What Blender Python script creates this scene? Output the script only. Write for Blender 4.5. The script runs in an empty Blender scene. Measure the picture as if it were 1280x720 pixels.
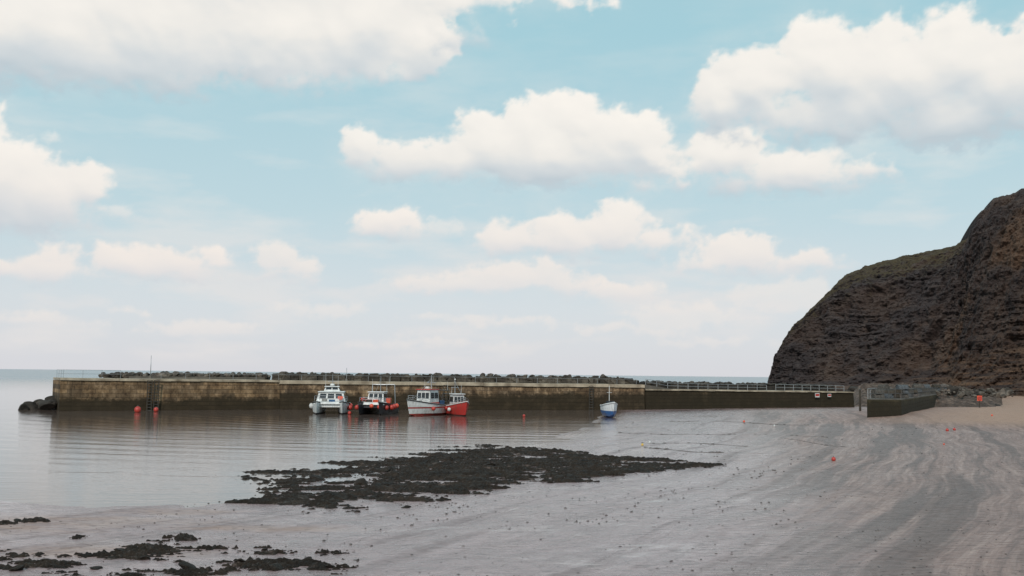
import bpy, math, random
import numpy as np
from mathutils import Vector, Matrix, noise
random.seed(7)
rnd=random.random
S=bpy.context.scene
S.view_settings.view_transform='Standard'
try: S.view_settings.look='None'
except Exception: pass
S.view_settings.exposure=0
COL=S.collection
# ------------------------------------------------------------ camera
F=1300.0; CH=4.0
pitch=math.atan(107.7/F)
roll=math.atan(0.0105)
fw=Vector((0,math.cos(pitch),math.sin(pitch)))
r0=Vector((1,0,0)); u0=Vector((0,-math.sin(pitch),math.cos(pitch)))
cr=r0*math.cos(roll)+u0*math.sin(roll); cu=-r0*math.sin(roll)+u0*math.cos(roll)
cam_d=bpy.data.cameras.new("camera"); cam=bpy.data.objects.new("camera",cam_d); COL.objects.link(cam)
cam_d.sensor_width=36; cam_d.lens=36*F/1280; cam_d.clip_end=30000; cam_d.clip_start=0.1
cam.matrix_world=Matrix(((cr.x,cu.x,-fw.x,0),(cr.y,cu.y,-fw.y,0),(cr.z,cu.z,-fw.z,CH),(0,0,0,1))); S.camera=cam
def ray(px,py): return (fw+cr*((px-640)/F)+cu*((360-py)/F))
def onz(px,py,z=0.0):
    d=ray(px,py); t=(z-CH)/d.z
    return Vector((d.x*t,d.y*t,z))
def aty(px,py,Y):
    d=ray(px,py); t=Y/d.y
    return Vector((d.x*t,Y,CH+d.z*t))
# ------------------------------------------------------------ materials
def nt(name):
    m=bpy.data.materials.new(name); m.use_nodes=True
    t=m.node_tree; b=t.nodes['Principled BSDF']
    return m,t,b
def N(t,typ,**k):
    n=t.nodes.new(typ)
    for a,v in k.items(): setattr(n,a,v)
    return n
def math_(t,op,a,b=None,c=None,clamp=False):
    n=t.nodes.new('ShaderNodeMath'); n.operation=op; n.use_clamp=clamp
    for i,x in enumerate((a,b,c)):
        if x is None: continue
        if isinstance(x,(int,float)): n.inputs[i].default_value=x
        else: t.links.new(x,n.inputs[i])
    return n.outputs[0]
def vmath(t,op,a,b=None,c=None):
    n=t.nodes.new('ShaderNodeVectorMath'); n.operation=op
    for i,x in enumerate((a,b,c)):
        if x is None: continue
        if isinstance(x,(tuple,list)): n.inputs[i].default_value=x
        else: t.links.new(x,n.inputs[i])
    return n.outputs[1] if op in('LENGTH','DOT_PRODUCT','DISTANCE') else n.outputs[0]
def ramp(t,fac,stops,interp='LINEAR'):
    n=t.nodes.new('ShaderNodeValToRGB'); n.color_ramp.interpolation=interp
    e=n.color_ramp.elements
    while len(e)<len(stops): e.new(0.5)
    for el,(p,c) in zip(e,stops):
        el.position=p; el.color=(c[0],c[1],c[2],1) if not isinstance(c,(int,float)) else (c,c,c,1)
    t.links.new(fac,n.inputs[0]); return n.outputs[0]
def mixc(t,fac,a,b,blend='MIX'):
    n=t.nodes.new('ShaderNodeMix'); n.data_type='RGBA'; n.blend_type=blend; n.clamp_factor=True
    for i,x in ((0,fac),(6,a),(7,b)):
        if isinstance(x,(int,float)): n.inputs[i].default_value=x
        elif isinstance(x,(tuple,list)): n.inputs[i].default_value=(x[0],x[1],x[2],1)
        else: t.links.new(x,n.inputs[i])
    return n.outputs[2]
def noise_(t,vec,scale,detail=4,rough=0.55,dist=0.0):
    n=t.nodes.new('ShaderNodeTexNoise'); n.inputs['Scale'].default_value=scale
    n.inputs['Detail'].default_value=detail; n.inputs['Roughness'].default_value=rough
    n.inputs['Distortion'].default_value=dist
    t.links.new(vec,n.inputs['Vector']); return n.outputs[0]
def sstep(t,x,a,b):
    n=t.nodes.new('ShaderNodeMapRange'); n.interpolation_type='SMOOTHSTEP'
    n.inputs[1].default_value=a; n.inputs[2].default_value=b
    t.links.new(x,n.inputs[0]); return n.outputs[0]
def bump(t,b,h,strength,distance,prev=None):
    n=t.nodes.new('ShaderNodeBump')
    if isinstance(strength,(int,float)): n.inputs['Strength'].default_value=strength
    else: t.links.new(strength,n.inputs['Strength'])
    n.inputs['Distance'].default_value=distance; t.links.new(h,n.inputs['Height'])
    if prev is not None: t.links.new(prev,n.inputs['Normal'])
    t.links.new(n.outputs[0],b.inputs['Normal']); return n.outputs[0]
def pm(name,c1,c2,scale=3,rough=0.7,bs=0.3,bd=0.02,metal=0,detail=6):
    m,t,b=nt(name)
    tc=N(t,'ShaderNodeTexCoord')
    n=noise_(t,tc.outputs['Object'],scale,detail)
    c=ramp(t,n,[(0.3,c1),(0.7,c2)])
    t.links.new(c,b.inputs['Base Color']); b.inputs['Roughness'].default_value=rough
    b.inputs['Metallic'].default_value=metal
    if bs: bump(t,b,n,bs,bd)
    return m
WHITE=pm('white_paint',(0.45,0.45,0.44),(0.75,0.75,0.73),2,0.4,0.05)
WHITEH=pm('white_gelcoat',(0.5,0.51,0.5),(0.76,0.77,0.76),1.5,0.35,0.05)
GLASS=pm('dark_glass',(0.012,0.016,0.02),(0.03,0.035,0.04),2,0.1,0)
RED=pm('red_paint',(0.35,0.03,0.025),(0.5,0.06,0.04),3,0.45,0.05)
ORANGE=pm('orange_plastic',(0.6,0.08,0.04),(0.75,0.12,0.06),3,0.45,0.05)
YELLOW=pm('yellow_plastic',(0.6,0.38,0.05),(0.75,0.5,0.08),3,0.45,0.05)
BLUE=pm('blue_paint',(0.03,0.09,0.2),(0.06,0.14,0.28),3,0.45,0.05)
BLACK=pm('black_rubber',(0.01,0.01,0.01),(0.03,0.03,0.03),4,0.7,0.1)
STEEL=pm('galvanised_steel',(0.25,0.26,0.27),(0.42,0.43,0.44),5,0.45,0.1,metal=0.5)
DSTEEL=pm('dark_steel',(0.05,0.05,0.05),(0.12,0.11,0.1),5,0.6,0.1,metal=0.3)
TIMBER=pm('wet_timber',(0.02,0.017,0.013),(0.06,0.045,0.03),4,0.7,0.3)
DECK=pm('deck_grey',(0.16,0.16,0.15),(0.3,0.29,0.27),3,0.7,0.1)
NETM=pm('creel_net',(0.025,0.023,0.02),(0.12,0.105,0.09),14,0.8,0.6,0.03)
BLUEN=pm('faded_rope_net',(0.03,0.038,0.045),(0.12,0.13,0.14),12,0.8,0.6,0.03)
ROPE=pm('weedy_rope',(0.05,0.045,0.04),(0.12,0.1,0.09),6,0.8,0.3)
def rockmat(name,a,b2,c,sc=1.0):
    m,t,b=nt(name); g=N(t,'ShaderNodeNewGeometry'); P=g.outputs['Position']
    n1=noise_(t,P,0.8,5); n2=noise_(t,P,6*sc,8,0.7)
    col=ramp(t,n1,[(0.3,a),(0.5,b2),(0.72,c)])
    col=mixc(t,sstep(t,n2,0.45,0.7),col,mixc(t,0.5,col,(0.01,0.01,0.01)))
    t.links.new(col,b.inputs['Base Color'])
    b.inputs['Roughness'].default_value=0.8; b.inputs['Specular IOR Level'].default_value=0.2
    bump(t,b,n2,0.7,0.06); return m
ROCK=rockmat('grey_boulder_rock',(0.035,0.029,0.024),(0.08,0.065,0.053),(0.24,0.2,0.165))
ROCKD=rockmat('dark_wet_rock',(0.022,0.0185,0.016),(0.042,0.035,0.029),(0.085,0.071,0.059))
BLOCKM=rockmat('weathered_concrete_block',(0.03,0.025,0.021),(0.06,0.05,0.041),(0.17,0.145,0.115))
PEB=pm('dark_pebble',(0.04,0.033,0.03),(0.12,0.098,0.09),5,0.5,0.2)
def weedmat():
    m,t,b=nt('seaweed_covered_rock'); g=N(t,'ShaderNodeNewGeometry'); P=g.outputs['Position']
    n1=noise_(t,P,1.3,6,0.6); n2=noise_(t,P,14,8,0.75,0.6); n3=noise_(t,vmath(t,'MULTIPLY',P,(0.6,1.2,1)),3,5,0.7)
    col=ramp(t,n1,[(0.25,(0.007,0.0045,0.003)),(0.5,(0.018,0.012,0.0078)),(0.75,(0.038,0.026,0.018))])
    col=mixc(t,sstep(t,n2,0.53,0.68),col,(0.07,0.053,0.04))
    col=mixc(t,math_(t,'MULTIPLY',sstep(t,n3,0.58,0.7),0.6),col,(0.17,0.13,0.115))
    t.links.new(col,b.inputs['Base Color'])
    t.links.new(ramp(t,n2,[(0.3,0.45),(0.7,0.85)]),b.inputs['Roughness'])
    b.inputs['Specular IOR Level'].default_value=0.25
    bump(t,b,n2,1.0,0.06); return m
WEED=weedmat()
def wallmat(name,dark,green=0.0,mul=1.0,lohi=None):
    m,t,b=nt(name); tc=N(t,'ShaderNodeTexCoord'); O=tc.outputs['Object']
    s=N(t,'ShaderNodeSeparateXYZ'); t.links.new(O,s.inputs[0])
    cb=N(t,'ShaderNodeCombineXYZ'); t.links.new(s.outputs[0],cb.inputs[0]); t.links.new(s.outputs[2],cb.inputs[1])
    br=N(t,'ShaderNodeTexBrick'); t.links.new(cb.outputs[0],br.inputs[0])
    br.inputs['Scale'].default_value=1; br.inputs['Brick Width'].default_value=1.3; br.inputs['Row Height'].default_value=0.42
    br.inputs['Mortar Size'].default_value=0.02; br.inputs['Color1'].default_value=(0.68,0.68,0.68,1); br.inputs['Color2'].default_value=(1.25,1.18,1.05,1)
    br.inputs['Mortar'].default_value=(0.5,0.5,0.5,1)
    mp=vmath(t,'MULTIPLY',O,(0.9,0.9,0.7)); st=noise_(t,mp,1.0,8,0.74)
    n2=noise_(t,O,3.0,7,0.7); n3=noise_(t,vmath(t,'MULTIPLY',O,(0.16,0.1,0.05)),1.0,3)
    k=lambda c:tuple(x*mul for x in c)
    if dark: c=ramp(t,st,[(0.36,k((0.05,0.032,0.02))),(0.5,k((0.15,0.102,0.064))),(0.63,k((0.38,0.275,0.185)))])
    else: c=ramp(t,st,[(0.36,k((0.08,0.05,0.029))),(0.5,k((0.18,0.12,0.071))),(0.65,k((0.34,0.24,0.155)))])
    c=mixc(t,1.0,c,br.outputs[0],'MULTIPLY')
    vs_=noise_(t,vmath(t,'MULTIPLY',O,(1.6,1,0.2)),1.0,6,0.72)
    c=mixc(t,math_(t,'MULTIPLY',sstep(t,vs_,0.52,0.64),0.5),c,(0.042,0.028,0.017))
    if green: c=mixc(t,green,c,(0.06,0.062,0.025))
    zz=math_(t,'ADD',s.outputs[2],math_(t,'MULTIPLY',math_(t,'SUBTRACT',n2,0.5),1.3))
    zz=math_(t,'ADD',zz,math_(t,'MULTIPLY',math_(t,'SUBTRACT',n3,0.5),2.0))
    hi_,lo_=lohi or ((2.1,1.4) if dark else (1.5,0.9))
    lo=sstep(t,zz,hi_,lo_)
    c=mixc(t,math_(t,'MULTIPLY',lo,0.92),c,(0.026,0.019,0.01))
    t.links.new(c,b.inputs['Base Color']); b.inputs['Roughness'].default_value=0.85; b.inputs['Specular IOR Level'].default_value=0.25
    h=math_(t,'ADD',n2,math_(t,'MULTIPLY',br.outputs[1],-0.4)); bump(t,b,h,0.9,0.08)
    return m
WALLL=wallmat('brown_harbour_masonry',False); WALLD=wallmat('dark_weedy_masonry',True); WALLE=wallmat('blackened_weedy_masonry',True,0.15,0.6,(2.9,1.9))
COPE=pm('tan_concrete_coping',(0.14,0.105,0.07),(0.56,0.47,0.35),0.7,0.8,0.3,detail=9)
CONC=pm('weathered_concrete',(0.06,0.052,0.042),(0.15,0.13,0.108),0.8,0.8,0.3,detail=9)
# ------------------------------------------------------------ geometry helper
import bmesh
class Geo:
    def __init__(s): s.v=[]; s.f=[]
    def add(s,v,f):
        o=len(s.v); s.v+= [tuple(x) for x in v]; s.f+=[tuple(i+o for i in q) for q in f]; return s
    def box(s,c,d,taper=1.0,rz=0.0,shift=(0,0)):
        x,y,z=d[0]/2,d[1]/2,d[2]/2; vs=[]
        for k,(sx,sy,sz) in enumerate([(-1,-1,-1),(1,-1,-1),(1,1,-1),(-1,1,-1),(-1,-1,1),(1,-1,1),(1,1,1),(-1,1,1)]):
            q=taper if sz>0 else 1.0
            vx,vy=sx*x*q+(shift[0] if sz>0 else 0),sy*y*q+(shift[1] if sz>0 else 0)
            vs.append((c[0]+vx*math.cos(rz)-vy*math.sin(rz),c[1]+vx*math.sin(rz)+vy*math.cos(rz),c[2]+sz*z))
        return s.add(vs,[(0,3,2,1),(4,5,6,7),(0,1,5,4),(1,2,6,5),(2,3,7,6),(3,0,4,7)])
    def cyl(s,a,b,r,r2=None,n=8):
        a=Vector(a); b=Vector(b); r2=r if r2 is None else r2
        d=(b-a).normalized(); p=d.orthogonal().normalized(); q=d.cross(p); vs=[]
        for c,rr in ((a,r),(b,r2)):
            for i in range(n):
                an=2*math.pi*i/n; vs.append(c+p*math.cos(an)*rr+q*math.sin(an)*rr)
        return s.add(vs,[(i,(i+1)%n,n+(i+1)%n,n+i) for i in range(n)]+[tuple(range(n))[::-1],tuple(range(n,2*n))])
    def sph(s,c,r,sc=(1,1,1),n=12,m=8):
        vs=[];fs=[]
        for j in range(m+1):
            th=math.pi*j/m
            for i in range(n):
                a=2*math.pi*i/n
                vs.append((c[0]+r*sc[0]*math.sin(th)*math.cos(a),c[1]+r*sc[1]*math.sin(th)*math.sin(a),c[2]+r*sc[2]*math.cos(th)))
        for j in range(m):
            for i in range(n): fs.append((j*n+i,(j+1)*n+i,(j+1)*n+(i+1)%n,j*n+(i+1)%n))
        return s.add(vs,fs)
    def loft(s,rings,cap=True,closed=True):
        n=len(rings[0]); vs=[p for r in rings for p in r]; fs=[]
        for j in range(len(rings)-1):
            for i in range(n if closed else n-1):
                fs.append((j*n+i,j*n+(i+1)%n,(j+1)*n+(i+1)%n,(j+1)*n+i))
        if cap: fs+= [tuple(range(n))[::-1],tuple(range((len(rings)-1)*n,len(rings)*n))]
        return s.add(vs,fs)
    def prism(s,poly,z0,z1):
        n=len(poly); z1s=z1 if isinstance(z1,(list,tuple)) else [z1]*n
        vs=[(p[0],p[1],z0) for p in poly]+[(p[0],p[1],z) for p,z in zip(poly,z1s)]
        return s.add(vs,[(i,(i+1)%n,n+(i+1)%n,n+i) for i in range(n)]+[tuple(range(n))[::-1],tuple(range(n,2*n))])
    def mesh(s,name,mat,smooth=False):
        me=bpy.data.meshes.new(name); me.from_pydata(s.v,[],s.f)
        me.materials.append(mat)
        b=bmesh.new(); b.from_mesh(me); bmesh.ops.recalc_face_normals(b,faces=b.faces); b.to_mesh(me); b.free()
        if smooth: me.polygons.foreach_set('use_smooth',[True]*len(me.polygons))
        me.update(); return me
def tag(o,label,cat,group=None,kind=None):
    o["label"]=label; o["category"]=cat
    if group: o["group"]=group
    if kind: o["kind"]=kind
def top(name,me,label,cat,loc=(0,0,0),rz=0,group=None,kind=None,sc=(1,1,1),rot=None):
    o=bpy.data.objects.new(name,me); COL.objects.link(o); o.location=loc
    o.rotation_euler=rot if rot else (0,0,rz); o.scale=sc; tag(o,label,cat,group,kind); return o
def part(name,geo,mat,parent,loc=(0,0,0),rz=0,smooth=False,bev=0,label=None):
    me=geo if isinstance(geo,bpy.types.Mesh) else geo.mesh(name,mat,smooth)
    o=bpy.data.objects.new(name,me); COL.objects.link(o)
    o.parent=parent; o.location=loc; o.rotation_euler=(0,0,rz)
    if bev:
        md=o.modifiers.new('bevel','BEVEL'); md.width=bev; md.segments=2; md.limit_method='ANGLE'
    if label: o["label"]=label
    return o
def fbm(x,y,z,o=5,H=0.9): return noise.fractal(Vector((x,y,z)),H,2.1,o)
# ------------------------------------------------------------ terrain
shore=[(-250,632),(0,626),(80,634),(170,630),(280,626),(335,612),(400,596),(470,584),(560,572),(620,562),(680,549),(725,536),(745,525),(756,515)]
land=[tuple(onz(*p)[:2]) for p in shore]
land+=[(11,124),(22,136),(50,152),(72,215),(84,340),(130,560),(900,700),(900,-80),(-80,-80),(-80,22)]
def sdist(x,y,LP=np.array(land)):
    x=np.asarray(x,float); y=np.asarray(y,float); d=np.full(x.shape,1e9); ins=np.zeros(x.shape,bool)
    n=len(LP)
    for i in range(n):
        a=LP[i]; b=LP[(i+1)%n]; e=b-a; wx=x-a[0]; wy=y-a[1]
        t=np.clip((wx*e[0]+wy*e[1])/(e@e),0,1)
        d=np.minimum(d,np.hypot(wx-e[0]*t,wy-e[1]*t))
        c=((a[1]>y)!=(b[1]>y))
        with np.errstate(divide='ignore',invalid='ignore'):
            xi=(b[0]-a[0])*(y-a[1])/(b[1]-a[1]+1e-12)+a[0]
        ins^=c&(x<xi)
    return np.where(ins,d,-d)
def th(x,y):
    s=sdist(x,y); s2=np.minimum(s,85)
    return np.where(s>0,0.006*s2+0.00026*s2*s2,np.maximum(0.05*s,-4))
def th1(x,y):
    d=1e18; ins=False; n=len(land)
    for i in range(n):
        ax,ay=land[i]; bx,by=land[(i+1)%n]; ex,ey=bx-ax,by-ay; wx,wy=x-ax,y-ay
        t=(wx*ex+wy*ey)/(ex*ex+ey*ey); t=0 if t<0 else 1 if t>1 else t
        q=(wx-ex*t)**2+(wy-ey*t)**2
        if q<d: d=q
        if (ay>y)!=(by>y) and x<ex*(y-ay)/ey+ax: ins=not ins
    s=math.sqrt(d)
    if ins: s=min(s,85); return 0.006*s+0.00026*s*s
    return max(-0.05*s,-4)
def hit(px,py,dz=0,it=9):
    z=0.0
    for _ in range(it):
        p=onz(px,py,z); z=0.3*z+0.7*th1(p.x,p.y)
    p.z=z+dz; return p
ys=np.concatenate([np.linspace(-30,9,10),10*np.exp(np.linspace(0,math.log(15),340)),150*np.exp(np.linspace(0.04,math.log(4.5),50))])
us=np.linspace(-1,1,340)
Yg,Ug=np.meshgrid(ys,us,indexing='ij'); Xg=Ug*(np.maximum(Yg,0)*0.72+26)
Zg=th(Xg,Yg); sg=sdist(Xg,Yg)
nz=np.zeros_like(Xg)
for i in range(Xg.shape[0]):
    for j in range(Xg.shape[1]):
        x,y=Xg[i,j],Yg[i,j]
        if y>150: continue
        ax=x*0.87-y*0.49; al=x*0.49+y*0.87
        nz[i,j]=0.022*fbm(ax*0.45,al*0.08,3.3,5)+0.014*fbm(x*0.12,y*0.12,9,3)+0.008*fbm(x*0.9,y*0.9,5,3)
Zg=Zg+nz*np.clip((sg+8)/14,0.25,1)
R,C=Xg.shape
verts=np.stack([Xg,Yg,Zg],-1).reshape(-1,3)
idx=np.arange(R*C).reshape(R,C)
faces=np.stack([idx[:-1,:-1],idx[:-1,1:],idx[1:,1:],idx[1:,:-1]],-1).reshape(-1,4)
me=bpy.data.meshes.new('ground'); me.from_pydata(verts.tolist(),[],faces.tolist())
me.polygons.foreach_set('use_smooth',[True]*len(me.polygons))
def poly(pts): return np.array([tuple(hit(*p)[:2]) for p in pts])
dryP=poly([(1118,527),(1160,508),(1190,499),(1230,494),(1400,492),(1500,500),(1420,530),(1300,534),(1200,530)])
dd=sdist(Xg,Yg,dryP)
dry=np.clip((dd+9)/16,0,1)
for (px,py,rx,ry) in [(80,652,5.0,1.6),(225,640,2.2,0.9),(120,690,3,1.2),(-40,660,4,2),(330,660,3,0.8)]:
    q=hit(px,py); dry=np.maximum(dry,0.55*np.clip(1.4-np.hypot((Xg-q.x)/rx,(Yg-q.y)/ry),0,1))
brn=np.clip((Xg-0.2*Yg+0.8)/5.5,0,1)*np.clip((175-Yg)/70,0,1)
film=np.clip(1-np.abs(sg-0.9)/2.0,0,1)*(Yg>38)
for nm,ar in (('dry',dry),('brown',brn),('film',film)):
    at=me.attributes.new(nm,'FLOAT','POINT'); at.data.foreach_set('value',ar.reshape(-1).astype(np.float32))
def groundmat():
    m,t,b=nt('wet_mud_and_sand'); g=N(t,'ShaderNodeNewGeometry'); P=g.outputs['Position']
    rot=N(t,'ShaderNodeVectorRotate',rotation_type='Z_AXIS'); t.links.new(P,rot.inputs[0]); rot.inputs['Angle'].default_value=0.56
    sr=N(t,'ShaderNodeSeparateXYZ'); t.links.new(rot.outputs[0],sr.inputs[0])
    wob=noise_(t,P,0.05,2)
    ax=math_(t,'ADD',sr.outputs[0],math_(t,'MULTIPLY',math_(t,'MULTIPLY',sr.outputs[1],sr.outputs[1]),0.0014))
    ax=math_(t,'ADD',ax,math_(t,'MULTIPLY',wob,4))
    cb=N(t,'ShaderNodeCombineXYZ'); t.links.new(ax,cb.inputs[0]); t.links.new(math_(t,'MULTIPLY',sr.outputs[1],0.045),cb.inputs[1])
    St=cb.outputs[0]
    n1=noise_(t,St,0.8,7,0.65,0.25); n2=noise_(t,P,9,6,0.72); n3=noise_(t,vmath(t,'MULTIPLY',P,(0.5,1,1)),1.6,8,0.7,0.4)
    n5=noise_(t,St,3.2,7,0.72); n7=noise_(t,vmath(t,'MULTIPLY',P,(0.4,1,1)),7,5,0.65,0.8); n8=noise_(t,St,0.5,5,0.65)
    n9=noise_(t,vmath(t,'MULTIPLY',P,(0.5,1,1)),0.35,5,0.6)
    ad=N(t,'ShaderNodeAttribute',attribute_name='dry').outputs['Fac']; ab=N(t,'ShaderNodeAttribute',attribute_name='brown').outputs['Fac']
    fi0=N(t,'ShaderNodeAttribute',attribute_name='film').outputs['Fac']
    col=ramp(t,n3,[(0.3,(0.22,0.145,0.145)),(0.5,(0.34,0.236,0.236)),(0.72,(0.45,0.33,0.322))])
    col=mixc(t,math_(t,'MULTIPLY',sstep(t,n1,0.5,0.64),0.6),col,(0.14,0.088,0.084))
    bc=ramp(t,n5,[(0.34,(0.13,0.073,0.056)),(0.5,(0.28,0.17,0.138)),(0.66,(0.44,0.295,0.245))])
    col=mixc(t,math_(t,'MULTIPLY',ab,0.92),col,bc)
    dark=math_(t,'MULTIPLY',sstep(t,n8,0.48,0.57),math_(t,'ADD',0.15,math_(t,'MULTIPLY',ab,0.6)))
    col=mixc(t,dark,col,(0.1,0.059,0.047))
    dc=ramp(t,n2,[(0.3,(0.3,0.185,0.13)),(0.7,(0.44,0.285,0.21))])
    dpat=math_(t,'MULTIPLY',ad,sstep(t,math_(t,'ADD',math_(t,'MULTIPLY',ad,0.45),n3),0.5,0.85))
    col=mixc(t,dpat,col,dc)
    col=mixc(t,math_(t,'MULTIPLY',sstep(t,n7,0.52,0.62),0.55),col,(0.085,0.056,0.051))
    col=mixc(t,math_(t,'MULTIPLY',sstep(t,n2,0.57,0.69),0.5),col,(0.08,0.054,0.049))
    nodry=math_(t,'SUBTRACT',1.0,ad,clamp=True)
    pl_=math_(t,'ADD',math_(t,'MULTIPLY',n5,0.25),math_(t,'ADD',math_(t,'MULTIPLY',n9,0.45),math_(t,'MULTIPLY',n3,0.4)))
    pool=math_(t,'MULTIPLY',sstep(t,pl_,0.54,0.66),math_(t,'MULTIPLY',nodry,math_(t,'SUBTRACT',1.0,math_(t,'MULTIPLY',ab,0.75))))
    fi=math_(t,'MAXIMUM',fi0,math_(t,'MULTIPLY',pool,0.7))
    t.links.new(col,b.inputs['Base Color'])
    wet=math_(t,'MULTIPLY',sstep(t,math_(t,'ADD',math_(t,'MULTIPLY',n1,0.5),math_(t,'MULTIPLY',n3,0.5)),0.62,0.44),math_(t,'SUBTRACT',1.0,math_(t,'MULTIPLY',ab,0.6)))
    rg=math_(t,'SUBTRACT',0.42,math_(t,'MULTIPLY',wet,0.22))
    rg=math_(t,'ADD',rg,math_(t,'MULTIPLY',math_(t,'SUBTRACT',n7,0.5),0.8))
    rg=math_(t,'ADD',rg,math_(t,'MULTIPLY',ab,0.06)); rg=math_(t,'ADD',rg,math_(t,'MULTIPLY',ad,0.4))
    rg=math_(t,'SUBTRACT',rg,math_(t,'MULTIPLY',fi,0.35)); rg=math_(t,'MAXIMUM',rg,0.07)
    t.links.new(rg,b.inputs['Roughness']); b.inputs['IOR'].default_value=1.42
    cw=math_(t,'MULTIPLY',math_(t,'ADD',0.1,math_(t,'MULTIPLY',wet,0.55)),nodry)
    t.links.new(math_(t,'MAXIMUM',cw,fi),b.inputs['Coat Weight'])
    t.links.new(math_(t,'SUBTRACT',0.14,math_(t,'MULTIPLY',fi,0.1)),b.inputs['Coat Roughness']); b.inputs['Coat IOR'].default_value=1.33
    h=math_(t,'ADD',math_(t,'ADD',math_(t,'MULTIPLY',n2,0.6),n7),math_(t,'ADD',n3,n5))
    nb_=bump(t,b,h,math_(t,'SUBTRACT',0.75,math_(t,'MULTIPLY',fi,0.65)),0.04)
    t.links.new(nb_,b.inputs['Coat Normal']); return m
me.materials.append(groundmat())
top('ground',me,'wet lilac grey mud and brown sand beach exposed at low tide','beach',kind='structure')
def watermat():
    m,t,b=nt('sea_water'); g=N(t,'ShaderNodeNewGeometry'); P=g.outputs['Position']
    sp=N(t,'ShaderNodeSeparateXYZ'); t.links.new(P,sp.inputs[0])
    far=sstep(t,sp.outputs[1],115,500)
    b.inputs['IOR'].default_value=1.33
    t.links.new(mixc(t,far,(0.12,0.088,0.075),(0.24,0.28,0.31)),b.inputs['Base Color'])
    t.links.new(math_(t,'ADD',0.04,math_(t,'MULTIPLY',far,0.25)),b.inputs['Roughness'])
    a=noise_(t,vmath(t,'MULTIPLY',P,(0.35,1.0,1)),1.8,5,0.6)
    c2=noise_(t,vmath(t,'MULTIPLY',P,(0.1,0.35,1)),1.0,3,0.5)
    cen=onz(660,512)
    dv=vmath(t,'LENGTH',vmath(t,'MULTIPLY',vmath(t,'SUBTRACT',P,(cen.x,cen.y,0)),(1,1,0)))
    dv=math_(t,'ADD',dv,math_(t,'MULTIPLY',c2,2.0))
    w=math_(t,'SINE',math_(t,'MULTIPLY',dv,2.4))
    w=math_(t,'MULTIPLY',w,math_(t,'MULTIPLY',sstep(t,dv,110,8),sstep(t,noise_(t,P,0.07,2),0.35,0.6)))
    h=math_(t,'ADD',math_(t,'ADD',math_(t,'MULTIPLY',a,0.8),c2),math_(t,'MULTIPLY',w,0.6))
    n0=bump(t,b,h,0.4,0.045)
    fwv=noise_(t,vmath(t,'MULTIPLY',P,(0.3,1.0,1)),0.25,5,0.6)
    bump(t,b,fwv,math_(t,'MULTIPLY',far,0.4),1.2,n0); return m
top('sea',Geo().add([(-9000,-200,0),(9000,-200,0),(9000,15000,0),(-9000,15000,0)],[(0,1,2,3)]).mesh('sea',watermat()),'calm pale blue grey sea in a harbour at low tide','sea',kind='structure')
# ------------------------------------------------------------ boulders
def boulder(seed,mat,sub=3,flat=0.75):
    b=bmesh.new(); bmesh.ops.create_icosphere(b,subdivisions=sub,radius=1)
    rs=random.Random(seed); cuts=[(Vector((rs.uniform(-1,1),rs.uniform(-1,1),rs.uniform(-1,1))).normalized(),rs.uniform(0.55,0.85)) for _ in range(9)]
    for v in b.verts:
        p=v.co.copy()
        for n_,d_ in cuts:
            k=p.dot(n_)
            if k>d_: p-=n_*(k-d_)
        p*=1+0.14*fbm(p.x*1.5+seed*3,p.y*1.5,p.z*1.5,4)
        p.z*=flat; v.co=p
    me=bpy.data.meshes.new('boulder'); b.to_mesh(me); b.free(); me.materials.append(mat); return me
BG=[boulder(i,ROCK) for i in range(6)]; BD=[boulder(20+i,ROCKD) for i in range(5)]; BW=[boulder(40+i,WEED,3,0.55) for i in range(4)]
def putb(lst,loc,s,label,group,name='boulder',fl=1):
    return top(name,random.choice(lst),label,'rock',loc,group=group,rot=(rnd()*0.5,rnd()*0.5,rnd()*6.3),sc=(s*(0.8+0.5*rnd()),s*(0.8+0.5*rnd()),s*(0.7+0.4*rnd())*fl))
BS=[boulder(60+i,ROCK,2) for i in range(4)]; BSV=[([v.co.copy() for v in m_.vertices],[tuple(p.vertices) for p in m_.polygons]) for m_ in BS]
def rubble(pts,label,mat):
    g=Geo()
    for (x,y,z,s) in pts:
        vs,fs=random.choice(BSV); a=rnd()*6.3; ca,sa=math.cos(a),math.sin(a); sx,sy,sz=s*(0.8+0.5*rnd()),s*(0.8+0.5*rnd()),s*(0.6+0.5*rnd())
        g.add([(x+ca*v.x*sx-sa*v.y*sy,y+sa*v.x*sx+ca*v.y*sy,z+v.z*sz) for v in vs],fs)
    top('rubble',g.mesh('rubble',mat),label,'rubble',kind='stuff')
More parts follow.
